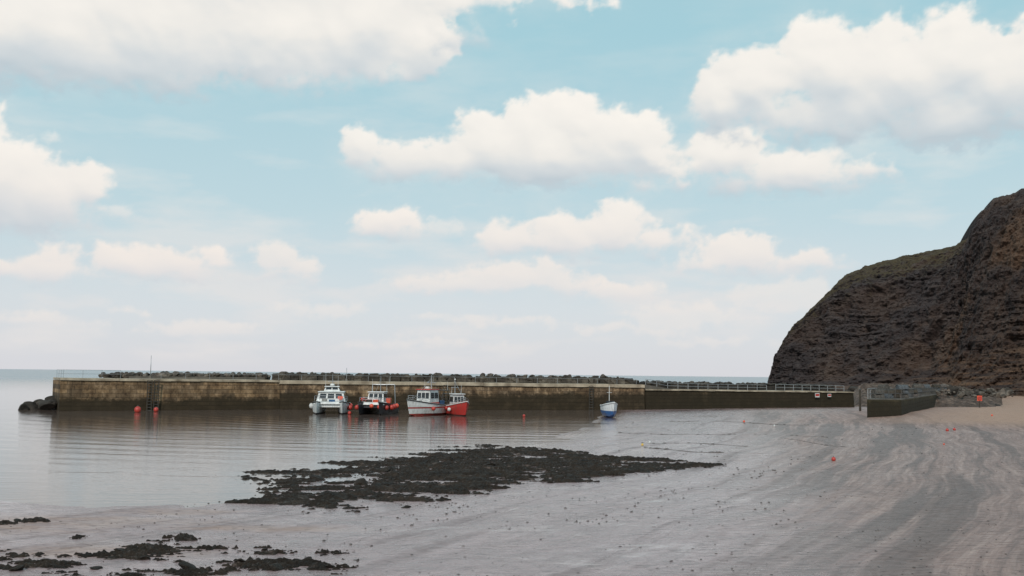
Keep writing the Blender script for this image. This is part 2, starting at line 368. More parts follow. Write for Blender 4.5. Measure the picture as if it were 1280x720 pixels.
# ------------------------------------------------------------ pier
def P2(px,Y): return Vector(((px-640)/F*Y,Y,0))
A=P2(79,101.5); B=P2(352,112); C1=P2(351.5,112.05); D=P2(806,122); E=P2(1066,141)
pier=top('harbour_pier',None,'long brown stone harbour pier with tan coping and dark weedy foot','pier',A)
def section(a,b,depth,z0,z1,z1b,mat,ch=0.3):
    L=(b-a).length; an=math.atan2(b.y-a.y,b.x-a.x); g=Geo()
    n=max(2,int(L/1.5))
    def zt(f): return z1+(z1b-z1)*f
    rings=[]
    for i in range(n+1):
        f=i/n; x=L*f; z=zt(f)
        rings.append([(x,-0.3,z0),(x,0.0,z-ch),(x,depth,z-ch),(x,depth,z0)])
    g.loft(rings)
    part('wall',g,mat,pier,a-A,an)
    g=Geo(); x=0.0
    while x<L-0.1:
        w=min(2.2+rnd()*1.2,L-x); j=rnd()*0.05
        x0,x1=x+0.006,x+w-0.006; za,zb=zt(x/L)+rnd()*0.05,zt((x+w)/L)+rnd()*0.05
        g.add([(x0,-0.12-j,za-ch),(x1,-0.12-j,zb-ch),(x1,depth-0.05,zb-ch),(x0,depth-0.05,za-ch),(x0,-0.12-j,za),(x1,-0.12-j,zb),(x1,depth-0.05,zb),(x0,depth-0.05,za)],[(0,3,2,1),(4,5,6,7),(0,1,5,4),(1,2,6,5),(2,3,7,6),(3,0,4,7)])
        x+=w
    part('coping',g,COPE,pier,a-A+Vector((0,0,0.002)),an)
    return an,L
anL,LL=section(A,B,7,-2,3.15,3.08,WALLL,0.22)
anR,LR=section(C1,D,7,-2,3.05,2.92,WALLD,0.36)
anE,LE=section(D+Vector((0.1,0.4,0)),E,4,-1.5,2.42,2.1,WALLE,0.16)
g=Geo(); g.add([(0,-0.05,2.1),(4.2,-0.05,2.1),(0,2.5,2.1),(4.2,2.5,2.1),(0,-0.05,2.93),(0,2.5,2.93),(4.2,-0.05,2.41),(4.2,2.5,2.41)],[(0,1,6,4),(2,5,7,3),(4,6,7,5),(0,4,5,2),(1,3,7,6),(0,2,3,1)])
part('ramp',g,CONC,pier,D-A+Vector((0.15,0.6,0.01)),anE)
uL=(B-A).normalized(); vL=Vector((-uL.y,uL.x,0)); uR=(D-C1).normalized(); vR=Vector((-uR.y,uR.x,0)); uE=(E-D).normalized(); vE=Vector((-uE.y,uE.x,0))
part('parapet',Geo().box((LL*0.66,5.2,3.24),(LL*0.66,0.4,0.26)),CONC,pier,Vector((0,0,0)),anL)
rungm=Geo().box((0,0,0),(0.38,0.05,0.05)).mesh('rung',DSTEEL)
def ladder(a,u,x,h0,h1,label):
    p=a+u*x; e=top('ladder',None,label,'ladder',(p.x,p.y,0),math.atan2(u.y,u.x),group='ladders on the harbour wall')
    for dx in (-0.22,0.22): part('rail',Geo().box((dx,-0.4,(h0+h1)/2),(0.09,0.09,h1-h0)),TIMBER,e)
    z=h0+0.2
    while z<h1: part('rung',rungm,DSTEEL,e,(0,-0.4,z)); z+=0.3
ladder(A,uL,8.3,-0.5,3.0,'dark timber ladder fixed to brown harbour wall')
ladder(A,uL,8.95,-0.5,3.0,'dark timber ladder fixed to brown harbour wall')
for x in (18,35): ladder(C1,uR,x,-0.5,2.7,'narrow weedy ladder on dark harbour wall')
def block(seed):
    b=bmesh.new(); bmesh.ops.create_cube(b,size=1); bmesh.ops.bevel(b,geom=b.edges[:],offset=0.11,segments=2,affect='EDGES')
    bmesh.ops.subdivide_edges(b,edges=b.edges[:],cuts=2,use_grid_fill=True)
    for v in b.verts: v.co*=1+0.22*fbm(v.co.x*2+seed*5,v.co.y*2,v.co.z*2,3)
    me=bpy.data.meshes.new('concrete_block'); b.to_mesh(me); b.free(); me.materials.append(BLOCKM); return me
BLK=[block(i) for i in range(6)]
x=-0.6
while x<LR-0.6:
    w=0.6+rnd()*0.6; p=C1+uR*(x+w/2)+vR*(4.2+0.4*rnd()); h=0.62+rnd()*0.28
    top('concrete_block',random.choice(BLK),'rough weathered concrete block along the pier top','block',(p.x,p.y,3.02-0.1*x/LR+h/2),anR+rnd()*0.3-0.15,group='concrete blocks along the pier',sc=(w*1.15,1.3,h)); x+=w
g=Geo()
for (a,u,v,L,za,zb,d0) in ((A,uL,vL,LL,3.3,3.3,7.2),(C1,uR,vR,LR,3.2,3.2,7.2),(D,uE,vE,LE*1.05,3.05,2.7,4.6)):
    q=[a+v*d0+u*(8 if a is A else 0),a+v*d0+u*(L+0.0),a+v*(d0+9)+u*(L),a+v*(d0+9)+u*(10 if a is A else 0)]
    g.prism([tuple(k[:2]) for k in q],-3,[za,zb,-0.5,-0.5])
top('rubble_mound',g.mesh('rubble_mound',ROCKD),'dark rubble bank behind the harbour pier','rock bank',kind='structure')
for i in range(96):
    x=5.0+(LL-4.2)*((i+rnd())/96); p=A+uL*x+vL*(6.2+rnd()*2.0); s=0.26+0.3*rnd()
    putb(BG,(p.x,p.y,3.27+0.34*rnd()*min(1,(x-4)/5)),s,'grey angular armour boulder heaped behind the pier','armour boulders behind the pier')
for i in range(30):
    x=LR*rnd()**1.1; p=C1+uR*x+vR*(5.4+rnd()*1.5)
    putb(BG,(p.x,p.y,3.5+0.35*rnd()),0.25+0.25*rnd(),'grey angular armour boulder heaped behind the pier','armour boulders behind the pier')
for i in range(50):
    f=(i+rnd())/50; p=D+uE*(LE*f*1.04)+vE*(4.7+rnd()*1.0)
    putb(BD,(p.x,p.y,3.02+0.18*rnd()-0.35*f),0.28+0.25*rnd(),'dark wet boulder behind the low sea wall','dark boulders behind the low wall')
pts=[]
for i in range(240):
    f=rnd(); p=D+uE*(LE*f*1.04)+vE*(4.8+rnd()*2); pts.append((p.x,p.y,2.98+0.3*rnd()-0.35*f,0.18+0.25*rnd()))
for i in range(300):
    x=4.6+(LL-4)*rnd(); p=A+uL*x+vL*(6.0+rnd()*2.0); pts.append((p.x,p.y,3.25+0.38*rnd(),0.15+0.22*rnd()))
for i in range(160):
    x=LR*rnd(); p=C1+uR*x+vR*(5+rnd()*2.0); pts.append((p.x,p.y,3.5+0.35*rnd(),0.15+0.2*rnd()))
rubble(pts,'small dark rubble packed behind the harbour wall',BLOCKM)
for i in range(14):
    f=rnd(); px=30+42*f; q=aty(px,500,103+5*rnd())
    putb(BD,(q.x,q.y,0.05+0.75*f*rnd()+0.1),0.4+0.5*f*rnd()+0.2,'dark wet boulder in the sea off the pier end','boulders off the pier end')
# ------------------------------------------------------------ railings
def railing(pts,h,label,grp='galvanised railings',step=1.6,mat=STEEL,r=0.025,nr=2):
    e=top('railing',None,label,'railing',pts[0],group=grp); o=Vector(pts[0])
    for k in range(len(pts)-1):
        a=Vector(pts[k])-o; b=Vector(pts[k+1])-o; n=max(1,int((b-a).length/step))
        for i in range(n+(1 if k==len(pts)-2 else 0)):
            p=a.lerp(b,i/n); part('post',Geo().cyl(p,p+Vector((0,0,h)),r*1.2,n=6),mat,e)
        for j in range(nr):
            z=Vector((0,0,h*(1-j/nr*0.95))); part('rail',Geo().cyl(a+z,b+z,r,n=6),mat,e)
def on(a,u,v,x,y,z): p=a+u*x+v*y; return (p.x,p.y,z)
railing([on(A,uL,vL,0.3,6.6,3.17),on(A,uL,vL,0.3,0.4,3.17),on(A,uL,vL,5.6,0.4,3.17)],0.8,'thin steel railing round the end of the pier',r=0.015)
railing([on(A,uL,vL,9.5,0.4,3.15),on(A,uL,vL,LL,0.4,3.08),on(C1,uR,vR,LR*0.98,0.4,2.95)],0.6,'thin steel railing along the pier edge',r=0.015,nr=1,step=2.4)
railing([on(D,uE,vE,0.6,0.5,2.9),on(D,uE,vE,4.3,0.9,2.45),on(D,uE,vE,LE*0.3,0.9,2.33),on(D,uE,vE,LE*0.58,0.9,2.25)],0.7,'pale steel railing along the low sea wall',r=0.025)
railing([on(D,uE,vE,LE*0.62,0.7,2.25),on(D,uE,vE,LE*0.98,0.7,2.1)],0.8,'pale steel railing along the low sea wall',r=0.025)
def mast(loc,h,label):
    e=top('flag_pole',None,label,'pole',loc); part('pole',Geo().cyl((0,0,0),(0,0,h),0.05,0.025),STEEL,e,smooth=True)
    part('base',Geo().box((0,0,0.15),(0.3,0.3,0.3),0.8),CONC,e)
mast(on(A,uL,vL,9.0,3.5,3.15),2.4,'thin bare pole standing on the pier')
mast(on(C1,uR,vR,7.4,3,3.02),1.5,'thin bare pole standing on the pier')
# ------------------------------------------------------------ quay promontory
N1=hit(1084,522); N2=hit(1127,519.5); FR=hit(1196,499); FL=aty(1098,500,125); FL.z=0
QW=wallmat('green_stained_quay_stone',True,0.5,0.65,(2.4,1.2))
quay=top('stone_quay',None,'low green stained stone quay end half buried by sand','quay',(N1.x,N1.y,0))
o0=Vector((N1.x,N1.y,0))
pl=[tuple((v-o0)[:2]) for v in (N1,N2,FR,FL)]
zq=(1.95,1.9,1.55,1.8)
part('wall',Geo().prism(pl,-1,zq),QW,quay)
part('coping',Geo().add([(p[0],p[1],z) for p,z in zip(pl,zq)]+[(p[0],p[1],z+0.1) for p,z in zip(pl,zq)],[(i,(i+1)%4,4+(i+1)%4,4+i) for i in range(4)]+[(3,2,1,0),(4,5,6,7)]),CONC,quay)
def q3(f,g_,z=2.05):
    a=N1.lerp(N2,f); b=FL.lerp(FR,f); p=a.lerp(b,g_); return (p.x,p.y,z-(0.15+0.25*f)*g_-0.03*f)
railing([q3(0.05,0.02),q3(0.95,0.02),q3(0.97,0.4),q3(0.97,0.8)],0.9,'rusty steel railing round the stone quay','quay railings',mat=DSTEEL,step=1.3,r=0.026)
railing([q3(0.05,0.9),q3(0.02,0.02)],0.95,'pale steel railing round the stone quay','quay railings',mat=STEEL,step=2.0,r=0.022)
g=Geo(); nb=170; mb=110; V=[]
for i in range(nb+1):
    for j in range(mb+1):
        f=i/nb; h=j/mb; px=1064+(1255-1064)*f; Yb=(143-2*f)+h*(100-20*f); x=(px-640)/F*Yb
        eg=min(1,f*14)*min(1,(1-f)*2.5)*min(1,h*5)
        z=0.8+eg*(1.15+0.5*h)+(0.3+0.7*eg)*(0.5*abs(fbm(x*0.6,Yb*0.5,1,5))+0.45*fbm(x*1.6,Yb*1.1,1,5))-0.9*(1-min(1,eg*5))
        V.append((x,Yb,z))
g.add(V,[(i*(mb+1)+j,(i+1)*(mb+1)+j,(i+1)*(mb+1)+j+1,i*(mb+1)+j+1) for i in range(nb) for j in range(mb)])
top('shingle_bank',g.mesh('shingle_bank',rockmat('shingle',(0.045,0.032,0.026),(0.095,0.067,0.053),(0.24,0.17,0.13),0.5),False),'rough stony bank at the foot of the cliff','bank',kind='structure')
def potmesh(col):
    g=Geo(); n=7
    for x in (-0.4,-0.13,0.13,0.4):
        pr=None
        for i in range(n+1):
            a=math.pi*i/n; p=(x,math.cos(a)*0.28,0.12+math.sin(a)*0.3)
            if pr: g.cyl(pr,p,0.022,n=5)
            pr=p
        g.cyl((x,-0.28,0.12),(x,-0.28,0.02),0.022,n=5); g.cyl((x,0.28,0.12),(x,0.28,0.02),0.022,n=5)
    for y in (-0.28,0,0.28): g.cyl((-0.42,y,0.03),(0.42,y,0.03),0.025,n=5)
    rings=[]
    for x in (-0.39,0.39): rings.append([(x,math.cos(math.pi*i/n)*0.265,0.12+math.sin(math.pi*i/n)*0.285) for i in range(n+1)]+[(x,-0.265,0.04),(x,0.265,0.04)])
    g.loft(rings); return g.mesh('lobster_pot',col)
PM=[potmesh(NETM),potmesh(NETM),potmesh(BLUEN),potmesh(ROPE),potmesh(TIMBER)]
for i in range(60):
    f=0.1+0.8*rnd(); gg=0.05+0.93*rnd(); x,y,z=q3(f,gg)
    k=random.choice([0,0,1,1,2])
    for kk in range(k+1): top('lobster_pot',random.choice(PM),'netted lobster pot stacked on the stone quay','lobster pot',(x+rnd()*0.1,y,z+0.44*kk),rnd()*0.4+random.choice((0,1.57)),group='lobster pots on the quay',sc=(1.25,1.25,1.1))
p=aty(1075,500,116)
e=top('mooring_post',None,'tall dark timber post beside the stone quay','post',(p.x,p.y,0.8))
part('shaft',Geo().cyl((0,0,-1),(0,0,1.9),0.14,0.11),TIMBER,e); part('cap',Geo().cyl((0,0,1.9),(0,0,2.0),0.16,0.08),DSTEEL,e)
p=aty(1224,492,140); zb=th1(p.x,p.y)
e=top('lifebuoy_stand',None,'small orange lifebuoy board on a post at the top of the beach','lifebuoy',(p.x,p.y,zb))
part('post',Geo().box((0,0,0.6),(0.09,0.09,1.6)),TIMBER,e); part('board',Geo().box((0,-0.07,1.25),(0.65,0.05,0.7)),ORANGE,e)
part('ring',Geo().cyl((0,-0.1,1.25),(0,-0.17,1.25),0.27,n=16),RED,e)
def sign(px,w,h,label,z):
    f=((px-640)/F); t_=0.5
    for _ in range(30):
        q=D.lerp(E,t_); t_+= (f*q.y-q.x)/LE
    q=D.lerp(E,t_)
    e=top('warning_sign',None,label,'sign',(q.x,q.y,z),anE)
    part('board',Geo().box((0,-0.30,h/2),(w,0.04,h)),WHITE,e)
    part('red_panel',Geo().box((0,-0.325,h*0.55),(w*0.86,0.016,h*0.55)),RED,e)
sign(1019,0.8,0.55,'white sign board with red panel on the sea wall',1.4)
sign(1034,0.65,0.4,'small white sign board with red panel on the sea wall',1.45)
# ------------------------------------------------------------ cliff: one continuous headland
def interp(tab,x):
    for k in range(len(tab)-1):
        if x<=tab[k+1][0]:
            r=(x-tab[k][0])/(tab[k+1][0]-tab[k][0]); return tuple(tab[k][i]*(1-r)+tab[k+1][i]*r for i in range(len(tab[0])))
    return tab[-1]
def cliffmat(name):
    m,t,b=nt(name); g=N(t,'ShaderNodeNewGeometry'); P=g.outputs['Position']
    s=N(t,'ShaderNodeSeparateXYZ'); t.links.new(P,s.inputs[0])
    nw=noise_(t,P,0.02,3)
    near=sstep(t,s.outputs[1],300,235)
    z=math_(t,'ADD',s.outputs[2],math_(t,'MULTIPLY',nw,5))
    cb=N(t,'ShaderNodeCombineXYZ'); t.links.new(z,cb.inputs[2]); t.links.new(math_(t,'MULTIPLY',s.outputs[0],0.035),cb.inputs[0]); t.links.new(math_(t,'MULTIPLY',s.outputs[1],0.035),cb.inputs[1])
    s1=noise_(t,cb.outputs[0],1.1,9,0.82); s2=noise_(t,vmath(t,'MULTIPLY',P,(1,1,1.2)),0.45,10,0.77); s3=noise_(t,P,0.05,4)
    s4=noise_(t,vmath(t,'MULTIPLY',P,(1,1,0.22)),0.18,8,0.74)
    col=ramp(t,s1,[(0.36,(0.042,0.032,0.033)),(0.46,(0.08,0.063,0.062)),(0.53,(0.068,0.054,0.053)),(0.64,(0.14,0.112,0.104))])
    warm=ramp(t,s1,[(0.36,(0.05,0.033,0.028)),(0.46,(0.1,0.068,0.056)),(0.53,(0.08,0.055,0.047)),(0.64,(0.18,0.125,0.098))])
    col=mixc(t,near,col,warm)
    col=mixc(t,math_(t,'MULTIPLY',sstep(t,s4,0.47,0.6),0.7),col,(0.05,0.041,0.042))
    col=mixc(t,math_(t,'MULTIPLY',sstep(t,s4,0.44,0.36),0.45),col,(0.15,0.12,0.105))
    r=math_(t,'MULTIPLY',sstep(t,s3,0.48,0.62),math_(t,'ADD',0.2,math_(t,'MULTIPLY',near,0.5)))
    lowz=sstep(t,s.outputs[2],18,5)
    r=math_(t,'MAXIMUM',r,math_(t,'MULTIPLY',math_(t,'MULTIPLY',lowz,sstep(t,s1,0.45,0.6)),near))
    col=mixc(t,r,col,mixc(t,s1,(0.06,0.034,0.024),(0.33,0.2,0.125)))
    sn=N(t,'ShaderNodeSeparateXYZ'); t.links.new(g.outputs['Normal'],sn.inputs[0])
    gm=math_(t,'ADD',sn.outputs[2],math_(t,'MULTIPLY',math_(t,'SUBTRACT',s2,0.5),0.8))
    at_=N(t,'ShaderNodeAttribute',attribute_name='crown').outputs['Fac']
    gr=math_(t,'MULTIPLY',sstep(t,math_(t,'ADD',at_,math_(t,'MULTIPLY',math_(t,'SUBTRACT',s4,0.5),1.1)),0.7,0.9),sstep(t,gm,0.0,0.4))
    col=mixc(t,math_(t,'MULTIPLY',gr,0.75),col,mixc(t,noise_(t,P,0.4,6),(0.055,0.044,0.023),(0.15,0.115,0.06)))
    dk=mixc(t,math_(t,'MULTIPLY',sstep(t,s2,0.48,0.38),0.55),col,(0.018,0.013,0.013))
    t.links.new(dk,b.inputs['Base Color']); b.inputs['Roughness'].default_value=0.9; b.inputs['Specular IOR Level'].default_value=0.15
    h=math_(t,'ADD',math_(t,'ADD',math_(t,'MULTIPLY',s2,1.1),math_(t,'MULTIPLY',s1,0.9)),s4); bump(t,b,h,1.0,1.2)
    return m
tab=[(0,963,474,318,957,308),(1,968,461,320,960,306),(2,973,445,322,963,304),(3,981,425,325,968,302),(4,992,408,328,974,300),(6,1011,391,331,990,297),(8,1036,366,334,1012,293),(10,1059,343,335,1036,289),(12,1085,331,334,1062,284),(14,1120,321,331,1094,278),(16,1160,314,326,1128,271),(18,1190,308,320,1157,263),(19.3,1210,299,314,1177,256),(19.9,1217,290,309,1185,252),(20.7,1222,273,304,1194,248),(21.3,1227,262,299,1202,244),(22.2,1236,257,294,1210,241),(22.8,1242,249,291,1217,239),(24.5,1262,244,284,1236,234),(26,1280,236,278,1253,229),(30,1340,215,262,1315,216),(35,1420,190,245,1400,200),(40,1560,150,230,1540,184)]
NC,NR=560,250
V=[];crown=[]
def crag(p,zz,s):
    gul=fbm(p.x*0.03,p.y*0.03,zz*0.010,5)
    r1=1-2*abs(fbm(p.x*0.05+4,p.y*0.05,zz*0.010,5))
    r2=1-2.2*abs(fbm(p.x*0.13+1,p.y*0.13,zz*0.022,5))
    fn=fbm(p.x*0.3,p.y*0.3,zz*0.5,7,0.72)
    zs=zz+2.5*fbm(p.x*.02,p.y*.02,1,3)
    st=math.tanh(3*noise.noise(Vector((0.03*p.y,zs*0.36,0.03*p.x))))*0.5+0.7*noise.noise(Vector((5+0.05*p.y,zs*1.5,0.05*p.x)))+0.5*noise.noise(Vector((9+0.06*p.y,zs*3.6,0.06*p.x)))
    patch=max(0.08,0.45+1.8*fbm(p.x*0.055+9,p.y*0.055,zz*0.06,4))
    return 2.4*gul+2.2*(r1-0.4)+1.3*(r2-0.4)+0.9*st*patch+1.35*fn
for i in range(NC+1):
    x_=40*i/NC; _,cx,cy,cY,fx,fY=interp(tab,x_)
    cy+=1.8*fbm(x_*0.9,3.1,0,5,0.6)*min(1,x_/3)
    Ct=aty(cx,cy,cY); Ft=Vector(((fx-640)/F*fY,fY,-0.3 if x_<14 else 0.3)); back=Ct-Ft; back.z=0
    for j in range(NR+1):
        t_=j/NR
        if t_<0.88:
            s=t_/0.88; split=0.68; wv=0.5
            if s<split: w=wv*(s/split); v=(0.72*s/split)
            else:
                r=(s-split)/(1-split); w=wv+(1-wv)*r; v=0.72+0.28*(1-(1-r)**1.15)
            p=Ft+back*w; p.z=Ft.z+(Ct.z-Ft.z)*v
            if s<0.1: p-=Vector((0.5,0.8,0))*(0.1-s)*70
            zz=p.z; H=max(Ct.z-Ft.z,1); k=min(1,H/14)*(1-0.7*max(0,(s-0.75)/0.25))
            c_=crag(p,zz,s)
            p+=Vector((-0.55,-0.83,0))*c_*k; p.z+=0.3*c_*k*(0.2+0.8*s)
            cr_=s; last=p.copy()
        else:
            r=(t_-0.88)/0.12; p=last+Vector((0.25,1,0))*r*90; p.z=last.z-r*r*last.z*0.5-r*2
            cr_=1.0
        V.append(tuple(p)); crown.append(cr_*(1.0 if x_<19 else max(0.5,1-0.35*(x_-19))))
m_=NR+1
fs=[(i*m_+j,(i+1)*m_+j,(i+1)*m_+j+1,i*m_+j+1) for i in range(NC) for j in range(NR)]
me=bpy.data.meshes.new('cliff'); me.from_pydata(V,[],fs); me.materials.append(cliffmat('layered_shale'))
at=me.attributes.new('crown','FLOAT','POINT'); at.data.foreach_set('value',np.array(crown,np.float32)); me.update()
top('cliff',me,'tall brown layered shale headland with thin grass on its crown','cliff',kind='structure')
for i in range(58):
    px=1095+165*rnd(); Yd=146+60*rnd(); x=(px-640)/F*Yd
    putb(BG if rnd()<0.6 else BD,(x,Yd,(2.1+0.006*(Yd-150)+0.3*rnd() if px<1200 else 1.7+0.004*(Yd-145)+0.25*rnd())),0.3+0.6*rnd()**2,'fallen grey boulder at the foot of the cliff','fallen boulders below the cliff')
pts=[]
for i in range(420):
    px=1080+185*rnd(); Yd=143+60*rnd(); x=(px-640)/F*Yd
    pts.append((x,Yd,(1.75+0.008*(Yd-143) if px<1205 else 1.45+0.006*(Yd-143))+0.35*rnd(),0.12+0.35*rnd()**2))
rubble(pts,'loose broken rock scattered below the cliff',ROCK)
for i in range(18):
    px=965+140*rnd(); Yd=190+80*rnd(); x=(px-640)/F*Yd
    putb(BD,(x,Yd,0.8+0.5*rnd()),0.8+1.1*rnd(),'dark fallen boulder at the foot of the headland','dark boulders below the headland')
# ------------------------------------------------------------ weed-covered rocks
def rockfield(name,mask,x0,x1,y0,y1,st,hgt,label,fs=1.0,thr=0.0,ys_=1.0,ed=1.6,nw_=1.3,rw=0.4):
    xs=np.arange(x0,x1,st); yy=np.arange(y0,y1,st*ys_); X,Y=np.meshgrid(xs,yy); m=mask(X,Y); T=th(X,Y)
    Z=np.full(X.shape,-9.0)
    for i in range(X.shape[0]):
        for j in range(X.shape[1]):
            if m[i,j]<-0.6: continue
            x,y=X[i,j],Y[i,j]
            n=fbm(x*0.22*fs,y*0.7*fs,2,7,0.6); r=1-abs(fbm(x*0.7*fs,y*1.7*fs,7,5,0.8))*2.9; q=fbm(x*3.5*fs,y*3.5*fs,5,5,0.7)
            e=min(1.0,m[i,j]/ed)
            z=0.5*e-0.45+thr+nw_*n+rw*r+0.45*q
            Z[i,j]=hgt*(z if z<0.3 else 0.3+(z-0.3)*0.7)
    Zf=T+np.maximum(Z,-0.15)-0.015
    keep=Z>-0.01
    idx=-np.ones(X.shape,int); V=[];Fc=[]
    R_,C_=X.shape
    for i in range(R_-1):
        for j in range(C_-1):
            if keep[i,j] or keep[i+1,j] or keep[i,j+1] or keep[i+1,j+1]:
                q=[]
                for a,b in ((i,j),(i,j+1),(i+1,j+1),(i+1,j)):
                    if idx[a,b]<0: idx[a,b]=len(V); V.append((X[a,b]+0.25*st*math.sin(a*3.1+b),Y[a,b]+0.25*st*math.cos(b*2.7+a),max(Zf[a,b],T[a,b]-0.12)))
                    q.append(int(idx[a,b]))
                Fc.append(q)
    me=bpy.data.meshes.new(name); me.from_pydata(V,[],Fc); me.materials.append(WEED)
    me.update(); top(name,me,label,'seaweed rocks',kind='stuff')
main=[(248,588),(300,574),(370,566),(440,561),(560,558),(660,560),(760,570),(840,576),(925,581),(840,588),(770,595),(720,604),(650,605),(590,618),(560,626),(500,632),(445,622),(450,638),(380,640),(300,632),(330,608),(262,602)]
mp=poly(main)
xr0=hit(700,580).x; xr1=hit(925,581).x
rockfield('seaweed_rocks',lambda X,Y:sdist(X,Y,mp)-0.35*np.clip((X-xr0)/(xr1-xr0),0,1),mp[:,0].min()-1,mp[:,0].max()+1,mp[:,1].min()-1,mp[:,1].max()+1,0.065,0.18,'low black seaweed covered rock scar with shallow pools',thr=-0.1,ed=0.6,nw_=1.15,rw=0.72)
ell=[(165,692,66,9),(275,687,62,4),(335,704,86,7),(50,706,48,6),(228,673,18,4),(405,712,46,5),(125,716,56,5),(15,697,32,4),(-30,690,30,6),(415,692,18,3),(45,652,14,2.5),(8,655,18,3),(100,672,9,2),(200,680,30,3),(350,690,26,3),(250,714,40,4)]
em=[(hit(a,b),c_*hit(a,b).y/F,max(0.12,(hit(a,b-d_).y-hit(a,b+d_).y)/2)) for a,b,c_,d_ in ell]
def emask(X,Y):
    m=np.full(X.shape,-9.0)
    for q,rx,ry in em: m=np.maximum(m,(1-np.hypot((X-q.x)/rx,(Y-q.y)/ry))*1.6)
    return m
rockfield('seaweed_rocks',emask,-18,-3,19.5,31,0.035,0.13,'scattered low rocks draped with black seaweed',fs=2.6,thr=-0.02,nw_=1.1,rw=0.6)
for (px,py,s) in [(235,712,0.15),(150,690,0.12),(345,712,0.12),(60,704,0.12),(385,700,0.08),(420,690,0.06),(230,671,0.11),(78,706,0.1),(300,703,0.09),(452,606,0.2),(395,600,0.2),(610,583,0.22),(560,575,0.22),(380,625,0.18),(52,650,0.08),(22,652,0.07),(180,700,0.1),(330,688,0.07),(590,612,0.14),(700,598,0.15),(480,590,0.2),(330,585,0.2),(120,712,0.1),(20,714,0.12),(410,710,0.09),(310,590,0.2),(360,578,0.2)]:
    q=hit(px,py); putb(BW,(q.x,q.y,q.z+s*0.25),s*1.25,'dark rounded boulder draped in wet seaweed','seaweed covered boulders',fl=1.0)
g=Geo(); rs=random.Random(3)
for i in range(4800):
    if i<2200:
        px=rs.uniform(0,1280); py=560+rs.random()**0.8*165
        if px<760 and py<632: px+=500
    elif i<3900: px=rs.gauss(640,200); py=rs.gauss(610,16)
    else: px=rs.uniform(780,1280); py=rs.uniform(525,590)
    if py<522: continue
    q=hit(px,min(py,730),it=6); n_=fbm(q.x*0.3,q.y*0.3,4,3)
    if n_<0.0 and rs.random()<0.75: continue
    r=(0.007+0.02*rs.random()**3)*(1+q.y/50)
    vs=[]; k=6; a0=rs.random()*6
    for zz,rr in ((-0.3,0.9),(0.35,0.75)):
        for a in range(k): vs.append((q.x+math.cos(a0+a*6.283/k)*r*rr*rs.uniform(0.7,1.5),q.y+math.sin(a0+a*6.283/k)*r*rr*rs.uniform(0.6,1.2),q.z+r*zz))
    vs.append((q.x,q.y,q.z+r*0.6))
    g.add(vs,[(a,(a+1)%k,k+(a+1)%k,k+a) for a in range(k)]+[(k+a,k+(a+1)%k,2*k) for a in range(k)])
top('pebbles',g.mesh('pebbles',PEB),'small dark stones and weed scraps scattered on wet mud','pebbles',kind='stuff')
# ------------------------------------------------------------ boats
def hull(e,L,B,S0,S1,mat,name='hull',yo=0,keel=-0.35,strake=None,bowz=0.25,deck=DECK):
    rings=[];sheer=[];n=18
    for i in range(n+1):
        t_=i/n
        hb=B/2*((0.84+0.16*(t_/0.45)) if t_<0.45 else max(0.02,(1-((t_-0.45)/0.55)**2.3)))
        sz=S0+S1*t_**2.2; kz=keel+(0 if t_<0.8 else (t_-0.8)/0.2*(bowz-keel)*0.9)
        def X(z): return L*(t_-0.5)+ (z-0.0)*0.35*t_**3
        w=0.06 if hb>0.1 else hb*0.4
        half=[(0.0,kz),(hb*0.6,kz*0.5+0.02*sz),(hb*(0.9 if t_<0.6 else 0.9-0.25*(t_-0.6)/0.4),0.18*sz+0.3*max(kz,0)),(hb*0.98,0.65*sz+0.2*max(kz,0)),(hb,sz),(hb-w,sz),(hb-w-0.01 if hb>0.1 else hb*0.5,sz-0.3),(0.0,sz-0.3)]
        ring=[(X(z),yo+y,z) for y,z in half]+[(X(z),yo-y,z) for y,z in half[-2:0:-1]]
        rings.append(ring); sheer.append([(X(sz),yo+hb+0.01,sz-0.07),(X(sz),yo-hb-0.01,sz-0.07)])
    part(name,Geo().loft(rings),mat,e)
    if strake:
        g=Geo()
        for a in range(n):
            for k in (0,1): g.cyl(sheer[a][k],sheer[a+1][k],0.05,n=6)
        g.cyl(sheer[0][0],sheer[0][1],0.05,n=6)
        part('rubbing_strake',g,strake,e)
    return sheer
def hullmat(name,topc,botc,zl,zs=None,stripe=None):
    m,t,b=nt(name); tc=N(t,'ShaderNodeTexCoord'); s=N(t,'ShaderNodeSeparateXYZ'); t.links.new(tc.outputs['Object'],s.inputs[0])
    c=mixc(t,sstep(t,s.outputs[2],zl-0.01,zl+0.01),botc,topc)
    if stripe: c=mixc(t,math_(t,'MULTIPLY',sstep(t,s.outputs[2],zs-0.01,zs+0.01),sstep(t,s.outputs[2],zs+0.15,zs+0.13)),c,stripe)
    st=noise_(t,vmath(t,'MULTIPLY',tc.outputs['Object'],(3,3,0.4)),1.5,5)
    c=mixc(t,math_(t,'MULTIPLY',sstep(t,st,0.48,0.7),0.45),c,(0.12,0.09,0.06))
    t.links.new(c,b.inputs['Base Color']); b.inputs['Roughness'].default_value=0.4; return m
